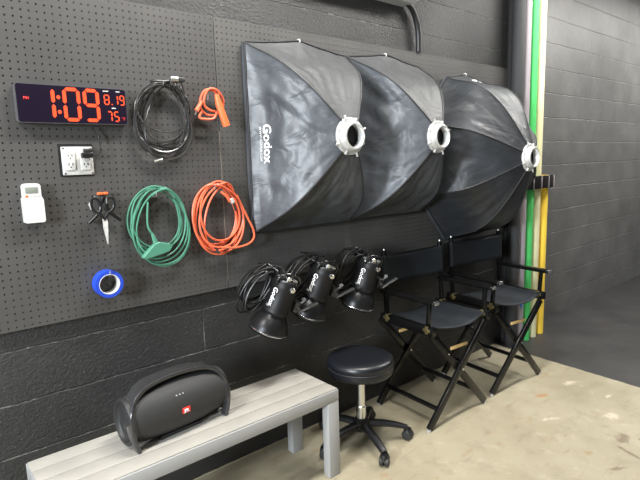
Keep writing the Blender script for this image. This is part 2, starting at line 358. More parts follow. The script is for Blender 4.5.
# pegboard panels with real drilled holes
PIT = .0254; BZ = .894; BH = 1.2192
def pegboard(name, x0, ncol, material, label, gap=None):
    t = thing(name, label, 'pegboard', (x0, 0, BZ), group=None)
    th = .0034; r = .0035; vs = []; fs = []; inner = []
    H = PIT/2; nrow = 48
    sq = [(-1,-1),(0,-1),(1,-1),(1,0),(1,1),(0,1),(-1,1),(-1,0)]
    grid = {}
    def gv(ix, iz):     # shared half-pitch lattice
        k = (ix, iz)
        if k not in grid: grid[k] = len(vs); vs.append((ix*H, 0, iz*H))
        return grid[k]
    ang = [math.atan2(b, a) for a, b in sq]
    for c in range(ncol):
        for q in range(nrow):
            if gap and gap[0] <= c < gap[1] and gap[2] <= q < gap[3]: continue
            cx, cz = (c+.5)*PIT, (q+.5)*PIT
            o = [gv(2*c+1+a, 2*q+1+b) for a, b in sq]
            i0 = len(vs)
            for a in ang: vs.append((cx+r*math.cos(a), 0, cz+r*math.sin(a)))
            for a in ang: vs.append((cx+r*math.cos(a), th, cz+r*math.sin(a)))
            for k in range(8):
                l = (k+1) % 8
                fs.append((o[k], o[l], i0+l, i0+k)); inner.append(len(fs)); fs.append((i0+k, i0+l, i0+8+l, i0+8+k))
    W = ncol*PIT; Hh = nrow*PIT; n0 = len(vs)
    vs += [(0,0,0),(W,0,0),(W,0,Hh),(0,0,Hh),(0,th,0),(W,th,0),(W,th,Hh),(0,th,Hh)]
    for a, b in ((0,1),(1,2),(2,3),(3,0)): fs.append((n0+a, n0+b, n0+4+b, n0+4+a))
    if gap:
        a0, a1, c0, c1_ = gap[0]*PIT, gap[1]*PIT, gap[2]*PIT, gap[3]*PIT; n1 = len(vs)
        gx0, gx1, gz0, gz1 = OX0-x0, OX1-x0, OZ0-BZ, OZ1-BZ
        vs += [(gx0,0,gz0),(gx1,0,gz0),(gx1,0,gz1),(gx0,0,gz1),(gx0,th,gz0),(gx1,th,gz0),(gx1,th,gz1),(gx0,th,gz1),(a0,0,c0),(a1,0,c0),(a1,0,c1_),(a0,0,c1_)]
        for a, b in ((0,1),(1,2),(2,3),(3,0)): fs.append((n1+a, n1+b, n1+8+b, n1+8+a))
        for a, b in ((0,1),(1,2),(2,3),(3,0)): fs.append((n1+a, n1+b, n1+4+b, n1+4+a))
    me = bpy.data.meshes.new('panel'); me.from_pydata(vs, [], fs); me.update(); me.materials.append(material); me.materials.append(M['rawboard'])
    for k in inner: me.polygons[k].material_index = 1
    o = bpy.data.objects.new('panel', me); COL.objects.link(o); o.parent = t
    # furring strips that hold the sheet off the wall
    xs = [.02, W/2, W-.05]
    for z in (.06, Hh-.10):
        MB().box((.02, th, z), (W-.02, WY, z+.035)).build('furring_strip', M['blackmatte'], t, smooth=0)
    return t
LCOL = 96
# outlet opening: 5 x 5 cells
OX0, OX1, OZ0, OZ1 = -.679, -.556, 1.443, 1.563
LX = -LCOL*PIT-.0015
pegboard('pegboard', LX, LCOL, M['board'], 'left pegboard sheet, grey painted, carrying the red clock and the outlet',
         (int((OX0-LX)/PIT), int((OX1-LX)/PIT)+1, int((OZ0-BZ)/PIT), int((OZ1-BZ)/PIT)+1))
pegboard('pegboard', .0015, 96, M['boardr'], 'right pegboard sheet, grey painted, behind the three hanging softboxes')
GX0 = OX0; GZ0 = OZ0; GW = OX1-OX0

MB().box((-.0013,.001,.93),(.0013,.005,1.62)).build('seam_strip', mat('pale_joint', (.36,.32,.25), .8), bpy.data.objects['pegboard'], smooth=0)
bpy.data.objects['seam_strip'].location = (LCOL*PIT+.0015, 0, -BZ)

# ------------------------------------------------------------------ outlet
t = thing('electrical_outlet', 'metal double outlet box with white sockets set into the pegboard', 'outlet', (GX0+GW/2, 0, GZ0))
MB().box((-GW/2+.001, .002, .001), (GW/2-.001, WY, OZ1-OZ0-.001)).build('back_box', M['blackmatte'], t, smooth=0)
x0, x1, z0, z1 = -.052, .0600, .005, .111
MB().box((x0, -.006, z0), (x1, .004, z1), .004).build('cover_plate', M['galv'], t)
for cx in (-.024, .030):
    mb = MB(); mb.box((cx-.0175, -.010, .023), (cx+.0175, -.004, .092), .003)
    s = mb.build('receptacle', M['white'], t)
    mb = MB()
    for cz in (.041, .074):
        mb.box((cx-.008, -.0108, cz), (cx-.0055, -.009, cz+.009)); mb.box((cx+.0055, -.0108, cz), (cx+.008, -.009, cz+.009))
        mb.box((cx-.002, -.0108, cz-.008), (cx+.002, -.009, cz-.004))
    mb.build('slots', M['blackmatte'], s, smooth=0)
mb = MB()
for px, pz in ((-.045,.011),(.053,.011),(-.045,.105),(.053,.105)): MB().lathe([(.003,0),(.003,.002),(0,.002)], 10, Matrix.Translation((px,-.006,pz)) @ Matrix.Rotation(PI/2,4,'X')).build('screw', M['darksteel'], t)
# the clock's plug and lead in the upper right socket
t = thing('power_plug', 'black plug pushed into the upper right socket, its lead running up behind the clock', 'plug', (GX0+GW/2+.034, -.010, GZ0+.077))
MB().box((-.022, -.026, -.009), (.018, 0, .011), .004).build('plug_body', M['black'], t)
MB().box((-.012, -.016, .012), (.02, 0, .026), .003).build('plug_prong_cover', M['darksteel'], t)
MB().tube(smoothpath([(.016,-.014,0),(.04,-.02,.004),(.05,-.014,.03),(.046,-.008,.07),(.03,-.006,.11)], 8), .0022, 8).build('lead', M['cabledark'], t)

# ------------------------------------------------------------------ LED clock
t = thing('digital_clock', 'wide black LED wall clock showing 1:09 in red digits', 'clock', (-.613, 0, 1.636))
W, H, D = .382, .136, .034
def rrect(x0, z0, x1, z1, r, n=5):
    pts = []
    for cx, cz, a0 in ((x1-r,z0+r,-PI/2),(x1-r,z1-r,0),(x0+r,z1-r,PI/2),(x0+r,z0+r,PI)):
        for k in range(n+1): a = a0+PI/2*k/n; pts.append((cx+r*math.cos(a), cz+r*math.sin(a)))
    return pts
MB().prism(rrect(-W/2, 0, W/2, H, .010), -D, -.003).build('case', M['clockframe'], t)
MB().prism(rrect(-W/2+.003, .003, W/2-.003, H-.003, .008), -D-.001, -D+.004).build('screen', M['clockface'], t)
def seg_digit(mb, ch, x0, z0, x1, z1, w, slant=0.):
    S = {'0':'abcdef','1':'bc','5':'afgcd','7':'abc','8':'abcdefg','9':'abcdfg'}[ch]
    zm = (z0+z1)/2; g = w*.18
    def bar(ax, az, bx, bz):
        d = V((bx-ax, bz-az)); L = d.length; d.normalize(); p = V((-d.y, d.x)); h = w/2
        a = V((ax, az)); poly = [a+d*g, a+d*(g+h)+p*h, a+d*(L-g-h)+p*h, a+d*(L-g), a+d*(L-g-h)-p*h, a+d*(g+h)-p*h]
        mb.prism([(q.x-slant*(q.y-z0)*0, q.y) for q in poly], -D-.0022, -D-.0008)
    h = w/2; xa, xb, za, zb = x0+h, x1-h, z0+h, z1-h
    K = {'a':(xa,zb,xb,zb),'b':(xb,zm,xb,zb),'c':(xb,za,xb,zm),'d':(xa,za,xb,za),'e':(xa,za,xa,zm),'f':(xa,zm,xa,zb),'g':(xa,zm,xb,zm)}
    for s in S: bar(*K[s])
def U(u): return -W/2+u*W
def Z(v): return v*H
mb = MB()
seg_digit(mb, '1', U(.225), Z(.08), U(.327), Z(.94), .0125)
seg_digit(mb, '0', U(.395), Z(.06), U(.552), Z(.95), .0125)
seg_digit(mb, '9', U(.578), Z(.06), U(.730), Z(.95), .0125)
for v in (.30, .68): mb.prism([(U(.358)+.0065*math.cos(a*PI/4), Z(v)+.0075*math.sin(a*PI/4)) for a in range(8)], -D-.0022, -D-.0008)
mb.build('time_digits', M['led'], t, smooth=0)
mb = MB()
seg_digit(mb, '8', U(.775), Z(.54), U(.830), Z(.82), .0042); seg_digit(mb, '1', U(.885), Z(.54), U(.915), Z(.82), .0042); seg_digit(mb, '9', U(.928), Z(.54), U(.978), Z(.82), .0042)
mb.box((U(.848), -D-.0022, Z(.54)), (U(.858), -D-.0008, Z(.57)))
mb.build('date_digits', M['led'], t, smooth=0)
mb = MB(); seg_digit(mb, '7', U(.797), Z(.08), U(.846), Z(.37), .0045); seg_digit(mb, '5', U(.862), Z(.08), U(.914), Z(.37), .0045)
mb.build('temperature_digits', M['led'], t, smooth=0)
lettering('unit_mark', '°F', .017, lambda u, v, o: (U(.955)+u, -D-.001-o, Z(.16)+v), M['leddim'], t)
lettering('pm_mark', 'PM', .014, lambda u, v, o: (U(.085)+u, -D-.001-o, Z(.62)+v), M['leddim'], t, bold=.0004)
for a, b, v in ((.772,.825,.90),(.897,.935,.90),(.845,.885,.44)): MB().box((U(a), -D-.002, Z(v)), (U(b), -D-.0008, Z(v)+.0035)).build('caption_mark', M['white'], t, smooth=0)

# ------------------------------------------------------------------ AC remote in its holder
t = thing('remote_control', 'white air conditioner remote with a grey screen hanging at far left of the pegboard', 'remote control', (-.785, 0, 1.284), (0, 0, 0))
MB().box((-.034, -.030, 0), (.034, 0, .092), .006, seg=3).build('holder', M['offwhite'], t)
MB().prism([(-.030,.045),(.030,.045),(.030,.128)]+[(.030*math.copysign(abs(math.cos(PI*k/12))**.5,math.cos(PI*k/12)), .128+.013*math.sin(PI*k/12)**.8) for k in range(1,12)]+[(-.030,.128)], -.026, -.006).build('remote_body', M['white'], t)
MB().prism(rrect(-.034, .0, .034, .088, .008), -.036, -.028).build('front_flap', M['white'], t)
MB().box((-.020, -.0275, .105), (.020, -.025, .127), .001).build('display', M['lcd'], t)
mb = MB().box((-.022, -.029, .090), (-.012, -.024, .099), .002); b = mb.build('power_button', M['orangeplastic'], t); b['label'] = 'orange button'
mb = MB()
for k in range(2): mb.box((.000+k*.014, -.0285, .091), (.010+k*.014, -.024, .098), .002)
mb.build('button', M['offwhite'], t)

# ------------------------------------------------------------------ pegboard hooks
def hook(x, z, length, label, r=.0022, upl=.02, mtl='steel'):
    t = MB().tube(smoothpath([(0,.006,.0),(0,-.004,0),(0,-length*.6,-.002),(0,-length,.001),(0,-length-.004,upl)], 5), r, 8)
    o = t.build('pegboard_hook', M[mtl]); o.location = (x, 0, z); return tag(o, label, 'hook', 'wire hooks in the pegboard')
hook(-.275, 1.795, .055, 'wire hook holding the black cable coil')
hook(-.075, 1.752, .05, 'wire hook holding the short orange cord')
hook(-.340, 1.350, .055, 'wire hook holding the green extension cord')
hook(-.070, 1.365, .055, 'wire hook holding the long orange extension cord')
hook(-.553, 1.055, .06, 'wire hook holding the roll of blue tape')
hook(-.538, 1.335, .05, 'wire hook behind the scissors and spring clamp')

# ------------------------------------------------------------------ coiled cords
def coil_path(loops, zt, seed, n=34, y0=-.014, dy=.0075, taper=.25):
    """loops: (centre x, half width, bottom z, top z, skew) hung from a hook at the top; one continuous cord"""
    rnd = random.Random(seed); pts = []
    L = len(loops)
    for i in range(L*n):
        k = i//n; f = (i % n)/n; g = loops[(k+1) % L] if k < L-1 else loops[k]; a = loops[k]
        e = max(0, (f-.72)/.28); e = e*e*(3-2*e)
        cx, hw, zb, zt_, sk = [a[j]*(1-e)+g[j]*e for j in range(5)]
        th = PI/2+2*PI*f
        cz = (zb+zt_)/2; hh = (zt_-zb)/2
        c, s = math.cos(th), math.sin(th)
        w = 1+taper*(-s)*.5                     # wider at the bottom
        x = cx+hw*c*w+sk*s*hw; z = cz+hh*s
        y = y0-dy*((k*2.3+rnd.random()*.0) % 4)-.006*math.sin(th*2+k)+(-.012 if s > .6 else 0)*((s-.6)/.4)
        pts.append((x, y, z))
    return pts
# black cable
t = thing('cable_coil', 'coiled black cable hanging right of the LED clock', 'cable', (0,0,0))
loops = [(-.276,.118,1.508,1.812,.02),(-.268,.116,1.612,1.808,-.05),(-.262,.100,1.560,1.818,.26),(-.278,.122,1.498,1.802,-.03),(-.258,.092,1.575,1.812,.16),(-.280,.114,1.530,1.798,.0),(-.250,.096,1.504,1.815,.34),(-.268,.120,1.548,1.806,-.10),(-.290,.104,1.512,1.798,.12)]
pp = coil_path(loops, 1.81, 3)
MB().tube(smoothpath(pp, 3), .0034, 8).build('cord', M['cable'], t)
MB().tube(smoothpath([(-.325,-.045,1.806),(-.31,-.05,1.812),(-.28,-.055,1.812),(-.245,-.055,1.816)],5), .007, 10, flat=.7).build('tie_wrap', M['black'], t)
MB().tube([(-.245,-.062,1.822),(-.215,-.066,1.822)], .011, 12).build('connector', M['steel'], t)
MB().box((-.215,-.072,1.812),(-.185,-.056,1.830),.003).build('plug', M['darksteel'], t)
MB().tube(smoothpath([(-.30,-.05,1.50),(-.315,-.05,1.497),(-.332,-.045,1.492)],4), .005, 8).build('cord_end', M['steel'], t)
# green extension cord
t = thing('extension_cord', 'coiled green extension cord with a three-way outlet end', 'extension cord')
loops = [(-.328,.112,1.112,1.388,.0),(-.342,.100,1.135,1.380,-.10),(-.320,.112,1.085,1.385,.12),(-.312,.114,1.060,1.375,.02),(-.337,.116,1.125,1.392,-.05),(-.316,.106,1.095,1.378,.16),(-.312,.122,1.052,1.382,-.08),(-.330,.104,1.100,1.384,.10),(-.322,.118,1.072,1.388,.04)]
MB().tube(smoothpath(coil_path(loops, 1.38, 5), 3), .0036, 8).build('cord', M['green'], t)
MB().tube(smoothpath([(-.375,-.05,1.33),(-.385,-.056,1.27),(-.386,-.06,1.228),(-.372,-.062,1.198)],5), .0042, 8).build('lead', M['green'], t)
MB().tube([(-.372,-.062,1.200),(-.360,-.062,1.160)], [.006,.011], 12).build('strain_relief', M['green'], t)
mb = MB(); mb.prism([(-.410,1.098),(-.424,1.108),(-.400,1.132),(-.368,1.160),(-.348,1.164),(-.302,1.152),(-.294,1.136),(-.306,1.120),(-.345,1.110)], -.076, -.048)
o = mb.build('outlet_head', M['green'], t, smooth=0); bv = o.modifiers.new('b', 'BEVEL'); bv.width = .005; bv.segments = 3
# orange extension cord
t = thing('extension_cord', 'long coiled orange extension cord hanging beside the first softbox', 'extension cord')
loops = [(-.052,.105,1.100,1.392,.04),(-.040,.098,1.128,1.385,-.10),(-.058,.108,1.112,1.388,-.05),(-.020,.100,1.075,1.380,.10),(-.045,.110,1.066,1.398,.0),(-.030,.112,1.100,1.390,.14),(-.062,.110,1.084,1.385,-.12)]
pp = coil_path(loops, 1.39, 8)
MB().tube(smoothpath(pp, 3), .0047, 8).build('cord', M['orange'], t)
MB().tube(smoothpath([(.045,-.045,1.33),(.085,-.05,1.24),(.125,-.05,1.15),(.105,-.05,1.105),(.03,-.05,1.09),(-.05,-.05,1.10)],6), .0052, 8).build('loose_loop', M['orange'], t)
MB().tube(smoothpath([(-.048,-.065,1.352),(-.025,-.07,1.332),(-.008,-.07,1.305)],4), .0055, 8).build('lead', M['orange'], t)
MB().tube([(.000,-.07,1.318),(.008,-.07,1.300)], [.010,.010], 10).build('plug', M['offwhite'], t)
MB().tube([(-.085,-.06,1.092),(-.072,-.062,1.078)], .007, 8).build('plug_end', M['darksteel'], t)
MB().tube(smoothpath([(.008,-.07,1.300),(.018,-.066,1.28),(.026,-.06,1.262)],4), .005, 8).build('twist_tie', M['darksteel'], t)
# short orange cord with tap end
t = thing('short_extension_cord', 'short orange cord with a tube-shaped outlet, above the long orange one', 'extension cord')
c = [(-.012,-.03,1.765),(-.035,-.034,1.790),(-.075,-.036,1.792),(-.100,-.034,1.760),(-.102,-.03,1.715),(-.075,-.028,1.690),(-.035,-.03,1.688),(-.03,-.034,1.702),(-.060,-.036,1.708),(-.088,-.038,1.728),(-.083,-.040,1.768),(-.060,-.044,1.797),(-.022,-.044,1.792),(.005,-.040,1.755),(.002,-.036,1.72)]
MB().tube(smoothpath(c, 7), .0052, 10).build('cord', M['orange'], t)
MB().tube(smoothpath([(-.102,-.038,1.70),(-.115,-.04,1.675),(-.09,-.044,1.668),(-.05,-.044,1.672),(-.028,-.04,1.70)],6), .0052, 10).build('cord_tail', M['orange'], t)
MB().tube([(-.034,-.052,1.775),(-.026,-.054,1.735),(.006,-.056,1.640)], [.009,.015,.0165], 14).build('outlet_head', M['orangeplastic'], t)
MB().tube([(-.100,-.040,1.742),(-.128,-.042,1.702)], [.007,.011], 10).build('plug', M['orange'], t)
MB().tube([(-.128,-.042,1.702),(-.136,-.042,1.685)], .0028, 6).build('prong', M['steel'], t)

# ------------------------------------------------------------------ roll of blue tape
t = thing('tape_roll', 'roll of blue painter tape on a hook low on the left pegboard', 'tape', (-.556, -.010, 1.020), (math.radians(90), 0, 0))
MB().lathe([(.040,0),(.040,.046),(.0535,.046),(.0535,0)], 48, close=True).build('tape', M['bluetape'], t)
MB().lathe([(.0375,-.0005),(.0375,.0465),(.0402,.0465),(.0402,-.0005)], 48, close=True).build('core', M['cardboard'], t)

# ------------------------------------------------------------------ scissors and spring clamp
t = thing('spring_clamp', 'black spring clamp with an orange jaw tip, behind the scissors', 'clamp', (-.540, -.020, 1.30), (0, 0, 0))
for s in (-1, 1):
    MB().tube(smoothpath([(s*-.004,0,.070),(s*.006,0,.045),(s*.014,0,.01),(s*.032,0,-.012),(s*.062,0,-.038)],5), [.006]*15+[.0055]*5+[.004], 10, flat=1.4).build('handle', M['black'], t)
    o = MB().box((s*.010-.010, -.010, .068), (s*.010+.010, .010, .079), .004).build('jaw_pad', M['orangeplastic'], t); o['label'] = 'orange jaw pad'
MB().lathe([(.012,-.008),(.012,.008)], 16, Matrix.Rotation(PI/2,4,'X') @ Matrix.Translation((0,.02,0))).build('spring', M['steel'], t)
t = thing('scissors', 'scissors hanging point down with black handles and silver blades', 'scissors', (-.551, -.046, 1.295))
for s, m2 in ((-1,'black'),(1,'black')):
    cx, cz = s*.026, .036
    ring = [(cx+.0165*math.cos(a)+s*.004*math.sin(a), 0, cz+.028*math.sin(a)) for a in [2*PI*k/24 for k in range(24)]]
    MB().tube(ring, .0058, 10, closed=True).build('handle', M[m2], t)
    MB().tube(smoothpath([(s*.020,0,.010),(s*.010,0,-.005),(-s*.002,0,-.018)],4), [.008]*5+[.007]*4, 10).build('shank', M[m2], t)
mb = MB().prism([(-.008,-.008),(.003,-.008),(.012,-.03),(.010,-.07),(.006,-.118),(.004,-.118),(-.005,-.06)], -.004, -.001)
mb.build('blade', M['galv'], t, smooth=0)
MB().prism([(-.004,-.008),(.008,-.008),(.006,-.04),(.0045,-.108),(.003,-.108),(-.007,-.05)], .001, .003).build('blade', M['steel'], t, smooth=0)
MB().lathe([(.005,0),(.005,.003)], 12, Matrix.Translation((.001,-.003,-.02)) @ Matrix.Rotation(PI/2,4,'X')).build('pivot_screw', M['darksteel'], t)
MB().tube([(-.042+.0, .001, .022+.0), (-.048,.001,.040),(-.040,.001,.06),(-.026,.001,.067)], .004, 8).build('grip_inlay', M['offwhite'], t)

# ------------------------------------------------------------------ softboxes
def softbox(name, label, cx, cz, corners, D, bow, seed, hookpanel=None, hooklift=.04, text=None, group=None, topset=(), fab='fabric'):
    """corners: rim polygon (x,z) counter-clockwise seen from the room, rim against the board"""
    t = thing(name, label, 'softbox', (cx, -.004, cz), group=group)
    n = len(corners); rr = .072; Y0 = -.030
    rnd = random.Random(seed); so = V((seed*7.3, seed*3.1, 0))
    def rib(i, tt):
        c = V(corners[i % n]); u = c.normalized()
        e = math.sin(PI*tt**1.25)
        lat = c*(1-tt)+u*rr*tt+V((u.x*bow, u.y*bow))*e
        return V((lat.x, Y0-(D+Y0)*tt-.012*e, lat.y))
    def surf(i, s, tt, off=0.):
        def base(s, tt):
            a = rib(i, tt); b = rib(i+1, tt); p = a.lerp(b, s)
            w = 4*s*(1-s); e = 4*tt*(1-tt)
            mid = (V(corners[i])+V(corners[(i+1) % n])); mid.normalize()
            width = (a-b).length
            sag = width*.035*w*min(1, e*1.4)
            p -= V((mid.x, -.35, mid.y))*sag
            if hookpanel is not None and i == hookpanel:
                tent = max(0, 1-abs(s-.5)/.5)
                p += V((mid.x, -.1, mid.y))*hooklift*(tent**1.3)*(1-tt)**2.2
            # tension folds running from rim to ring, softer creases across
            q = V((s*5.5+tt*1.6, tt*1.3, 0))+so+V((i*5, 0, 0))
            f = noise.noise(q*1.0)*.5+noise.noise(V((s*11-tt*3.5, tt*2.6, i))+so)*.35+noise.noise(V((s*9+tt*9, tt*7-s*3, i+3))+so)*.18
            amp = .020*width/.6*min(1, w*2.2)*min(1, .25+e)
            p += V((mid.x, -.7, mid.y))*f*amp
            return p
        p = base(s, tt)
        if off:
            e1 = base(min(1, s+.01), tt)-p; e2 = base(s, min(1, tt+.01))-p
            nn = e1.cross(e2).normalized()
            mid = (V(corners[i])+V(corners[(i+1) % n]))
            if nn.dot(V((mid.x, -.3, mid.y))) < 0: nn = -nn
            p = p+nn*off
        return p
    for i in range(n):
        NS, NT = (34, 34) if n == 4 else (20, 34)
        vs = [surf(i, a/NS, b/NT) for b in range(NT+1) for a in range(NS+1)]
        fs = [(b*(NS+1)+a, b*(NS+1)+a+1, (b+1)*(NS+1)+a+1, (b+1)*(NS+1)+a) for b in range(NT) for a in range(NS)]
        MB().add(vs, fs).build('side_panel', M['fabric_top_dim'] if i in topset else M[fab], t, smooth=60)
    # piped seams over the rods
    for i in range(n):
        MB().tube([rib(i, k/24)*1.0+V((0,-.001,0)) for k in range(25)], .0042, 8).build('piped_seam', M['piping'], t)
    # rim skirt and front cover
    vs = []; fs = []
    ringp = []
    for i in range(n):
        for k in range(12): ringp.append(surf(i, k/12, 0))
    N = len(ringp)
    vs = [p for p in ringp]+[V((p.x*1.0, -.004, p.z)) for p in ringp]
    fs = [(k, (k+1) % N, N+(k+1) % N, N+k) for k in range(N)]
    fs.append(tuple(range(N, 2*N)))
    MB().add(vs, fs).build('front_skirt', M['fabric'], t)
    MB().tube([p+V((0,-.002,0)) for p in ringp], .0048, 6, closed=True).build('rim_piping', M['piping'], t)
    # collar where the panels meet the ring
    R = Matrix.Translation((0, -D, 0)) @ Matrix.Rotation(PI/2, 4, 'X')
    rg = MB().lathe([(.052,-.012),(.080,-.012),(.084,-.008),(.084,.000),(.081,.004),(.064,.006),(.062,.030),(.059,.033),(.052,.033),(.050,.030),(.050,-.01)], 48, R, close=True).build('speed_ring', M['ringmetal'], t, smooth=40)
    for k in range(8):
        a = 2*PI*(k+.5)/8
        if k % 2 == 0: MB().tube([(.080*math.cos(a),-D-.004,.080*math.sin(a)),(.098*math.cos(a),-D-.004,.098*math.sin(a))], .005, 8).build('lock_screw', M['ringmetal'], rg)
        else: MB().box((-.010,-.008,-.006), (.010,.006,.006), .002, Matrix.Translation((.078*math.cos(a),-D,.078*math.sin(a))) @ Matrix.Rotation(-a,4,'Y')).build('rod_socket', M['ringmetal'], rg)
    MB().lathe([(.0505,-.012),(.0505,.0),(.046,-.04),(.0,-.045)], 32, Matrix.Translation((0, -D, 0)) @ Matrix.Rotation(PI/2, 4, 'X')).build('interior_shade_cup', M['blackmatte'], t)  # black cup plugs the ring, standing in for the shaded interior
    if hookpanel is not None:
        p = surf(hookpanel, .5, 0)
        MB().tube(smoothpath([p+V((0,.012,.005)), p+V((0,-.002,.006)), p+V((0,-.006,-.004)), p+V((0,-.002,-.008))], 4), .004, 8).build('hanging_clip', M['white'], t)
    if text: text(t, surf)
    return t
def rect(hw, hh): return [(-hw,-hh),(hw,-hh),(hw,hh),(-hw,hh)]     # panels: 0 bottom, 1 right, 2 top, 3 left (runs top to bottom)
def text1(t, surf):
    def fn(u, v, o):     # left panel: s runs from top corner down to the bottom corner, reading downwards
        return surf(3, .553+u, .155+v*1.0, .0035+o)
    lettering('brand_lettering', 'Godox', .084, lambda u, v, o: surf(3, .525+u*.95, .200+v*1.6, .003+o), M['print'], t, bold=.0022)
    lettering('web_address', 'WWW.GODOX.COM', .021, lambda u, v, o: surf(3, .525+u*.95, .125+v*1.6, .003+o), M['print'], t)
G = 'softboxes hung on the pegboard'
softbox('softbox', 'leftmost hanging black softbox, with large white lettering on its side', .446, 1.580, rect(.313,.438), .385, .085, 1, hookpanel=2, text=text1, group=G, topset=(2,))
softbox('softbox', 'middle hanging black rectangular softbox, half hidden behind the leftmost one', 1.068, 1.582, rect(.293,.438), .40, .085, 2, hookpanel=2, group=G, topset=(2,))
oct_ = [(.49*math.cos(a)/math.cos(PI/8)*.97, .525*math.sin(a)/math.cos(PI/8)) for a in [2*PI*(k+.5)/8 for k in range(8)]]
oct_ = [(x*1.0, z) for x, z in oct_]
def text3(t, surf):
    lettering('brand_lettering', 'Godox', .105, lambda u, v, o: surf(1, .46-u*.9, .17+v*.9, .003+o), M['print'], t, bold=.003)
    lettering('brand_lettering', 'Godox', .10, lambda u, v, o: surf(5, .50+u*.9, .14-v*.9, .003+o), M['print'], t, bold=.002)
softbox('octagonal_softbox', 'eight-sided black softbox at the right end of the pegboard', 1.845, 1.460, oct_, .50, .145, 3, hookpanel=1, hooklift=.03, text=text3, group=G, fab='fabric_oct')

# ------------------------------------------------------------------ studio strobes
def strobe(label, loc, tilt, seed, turn=0.):
    """flash head hanging reflector down; local origin at the reflector mouth, +z up along the barrel"""
    t = thing('studio_strobe', label, 'flash head', loc, (math.radians(15), tilt, 0), group='flash heads hanging under the pegboard'); t.scale = (1.08,)*3
    MB().lathe([(.084,.0),(.089,.002),(.091,.009),(.089,.014),(.086,.030),(.076,.056),(.060,.076),(.052,.084),(.051,.092),(.049,.092),(.050,.080),(.072,.054),(.082,.030),(.084,.004)], 44, close=True).build('reflector', M['reflector'], t)
    MB().lathe([(.0905,.009),(.0925,.0125),(.0895,.016)], 44).build('reflector_bead', M['chrome'], t)
    MB().lathe([(.052,.088),(.057,.094),(.058,.108),(.055,.112),(.053,.20),(.055,.212),(.055,.232),(.050,.240),(0,.240)], 32, sy=1.08).build('barrel', M['strobe'], t, smooth=50)
    # rear panel, now on top
    bp = MB().lathe([(.051,.236),(.051,.245),(.047,.249),(0,.249)], 28).build('rear_panel', M['black'], t)
    MB().lathe([(.013,.249),(.013,.264),(.010,.267),(0,.267)], 14, Matrix.Translation((-.010,-.026,0))).build('dial', M['chrome'], bp)
    MB().box((.012,-.036,.247),(.034,-.010,.258),.002).build('switch', M['steel'], bp)
    MB().box((-.036,.004,.247),(-.004,.026,.255),.002).build('display', M['steel'], bp)
    MB().box((.006,.006,.247),(.034,.024,.262),.003).build('socket', M['darksteel'], bp)
    # hooped handle
    MB().tube(smoothpath([(-.052,-.012,.215),(-.060,-.020,.245),(-.042,-.022,.270),(.0,-.022,.277),(.042,-.022,.268),(.060,-.020,.243),(.052,-.012,.215)],6), .0058, 8).build('carry_handle', M['blackgloss'], t)
    MB().lathe([(.012,0),(.012,.012),(.009,.015),(0,.015)], 14, Matrix.Translation((.000,-.056,.222)) @ Matrix.Rotation(PI/2,4,'X')).build('side_knob', M['chrome'], t)
    # white lettering on the barrel, reading along it
    def onb(a0, z0):
        def f(u, v, o):
            a = a0+v/.056; r = .0575+o
            return (r*math.cos(a), r*math.sin(a)*1.06, z0-u)
        return f
    lettering('brand_lettering', 'Godox', .030, onb(-2.80, .168), M['print'], t, bold=.0008)
    lettering('model_lettering', 'II', .022, onb(-3.02, .125), M['printgrey'], t, bold=.0006)
    # tilting bracket with lever
    br = MB().box((.050,-.020,.108),(.072,.014,.165),.004).build('bracket', M['black'], t)
    MB().box((.070,-.034,.112),(.106,.012,.158),.005, Matrix.Rotation(0,4,'X')).build('stand_socket', M['darksteel'], br)
    MB().tube([(.085,-.03,.135),(.085,-.050,.132)], [.009,.010], 12).build('clamp_knob', M['darksteel'], br)
    MB().tube([(.098,-.02,.150),(.112,-.034,.170),(.094,-.045,.182)], [.006,.006,.009], 10).build('lock_knob', M['darksteel'], br)
    MB().beam((.088,-.045,.118), (.172,-.055,.178), .019, .009, bev=.003).build('lever', M['darksteel'], br)
    # coiled power lead at its left
    rnd = random.Random(seed); R = Matrix.Rotation(-tilt, 4, 'Y')
    loops = []
    for k in range(9):
        loops.append((-.070+rnd.uniform(-.022,.022), .062+rnd.uniform(-.018,.020), .065+rnd.uniform(-.035,.035), .265+rnd.uniform(-.02,.02), .25+rnd.uniform(-.3,.3)))
    pp = coil_path(loops, 0, seed, n=26, y0=.085, dy=.012, taper=.1)
    pp = [(R.inverted() @ V(p)) if False else V(p) for p in pp]
    MB().tube(smoothpath([(0,.0,.245),(-.01,.02,.272),(-.04,.05,.285)]+[tuple(p) for p in pp[2:]], 3), .0042, 7).build('power_lead', M['cabledark'], t)
    return t
T15 = math.radians(15)
strobe('left flash head of three, tilted, a thick coil of black lead at its side', (.118,-.135,.688), math.radians(17), 11)
strobe('middle flash head of three, hanging between its two neighbours', (.362,-.135,.712), math.radians(16), 12)
strobe('right flash head of three, nearest the director chairs', (.705,-.135,.690), math.radians(11), 13)
for x, z, l in ((.175,.985,'black hook holding the left flash head'),(.44,1.005,'black hook holding the middle flash head'),(.745,.985,'black hook holding the right flash head')):
    hook(x, z, .185, l, r=.004, upl=.012, mtl='black')

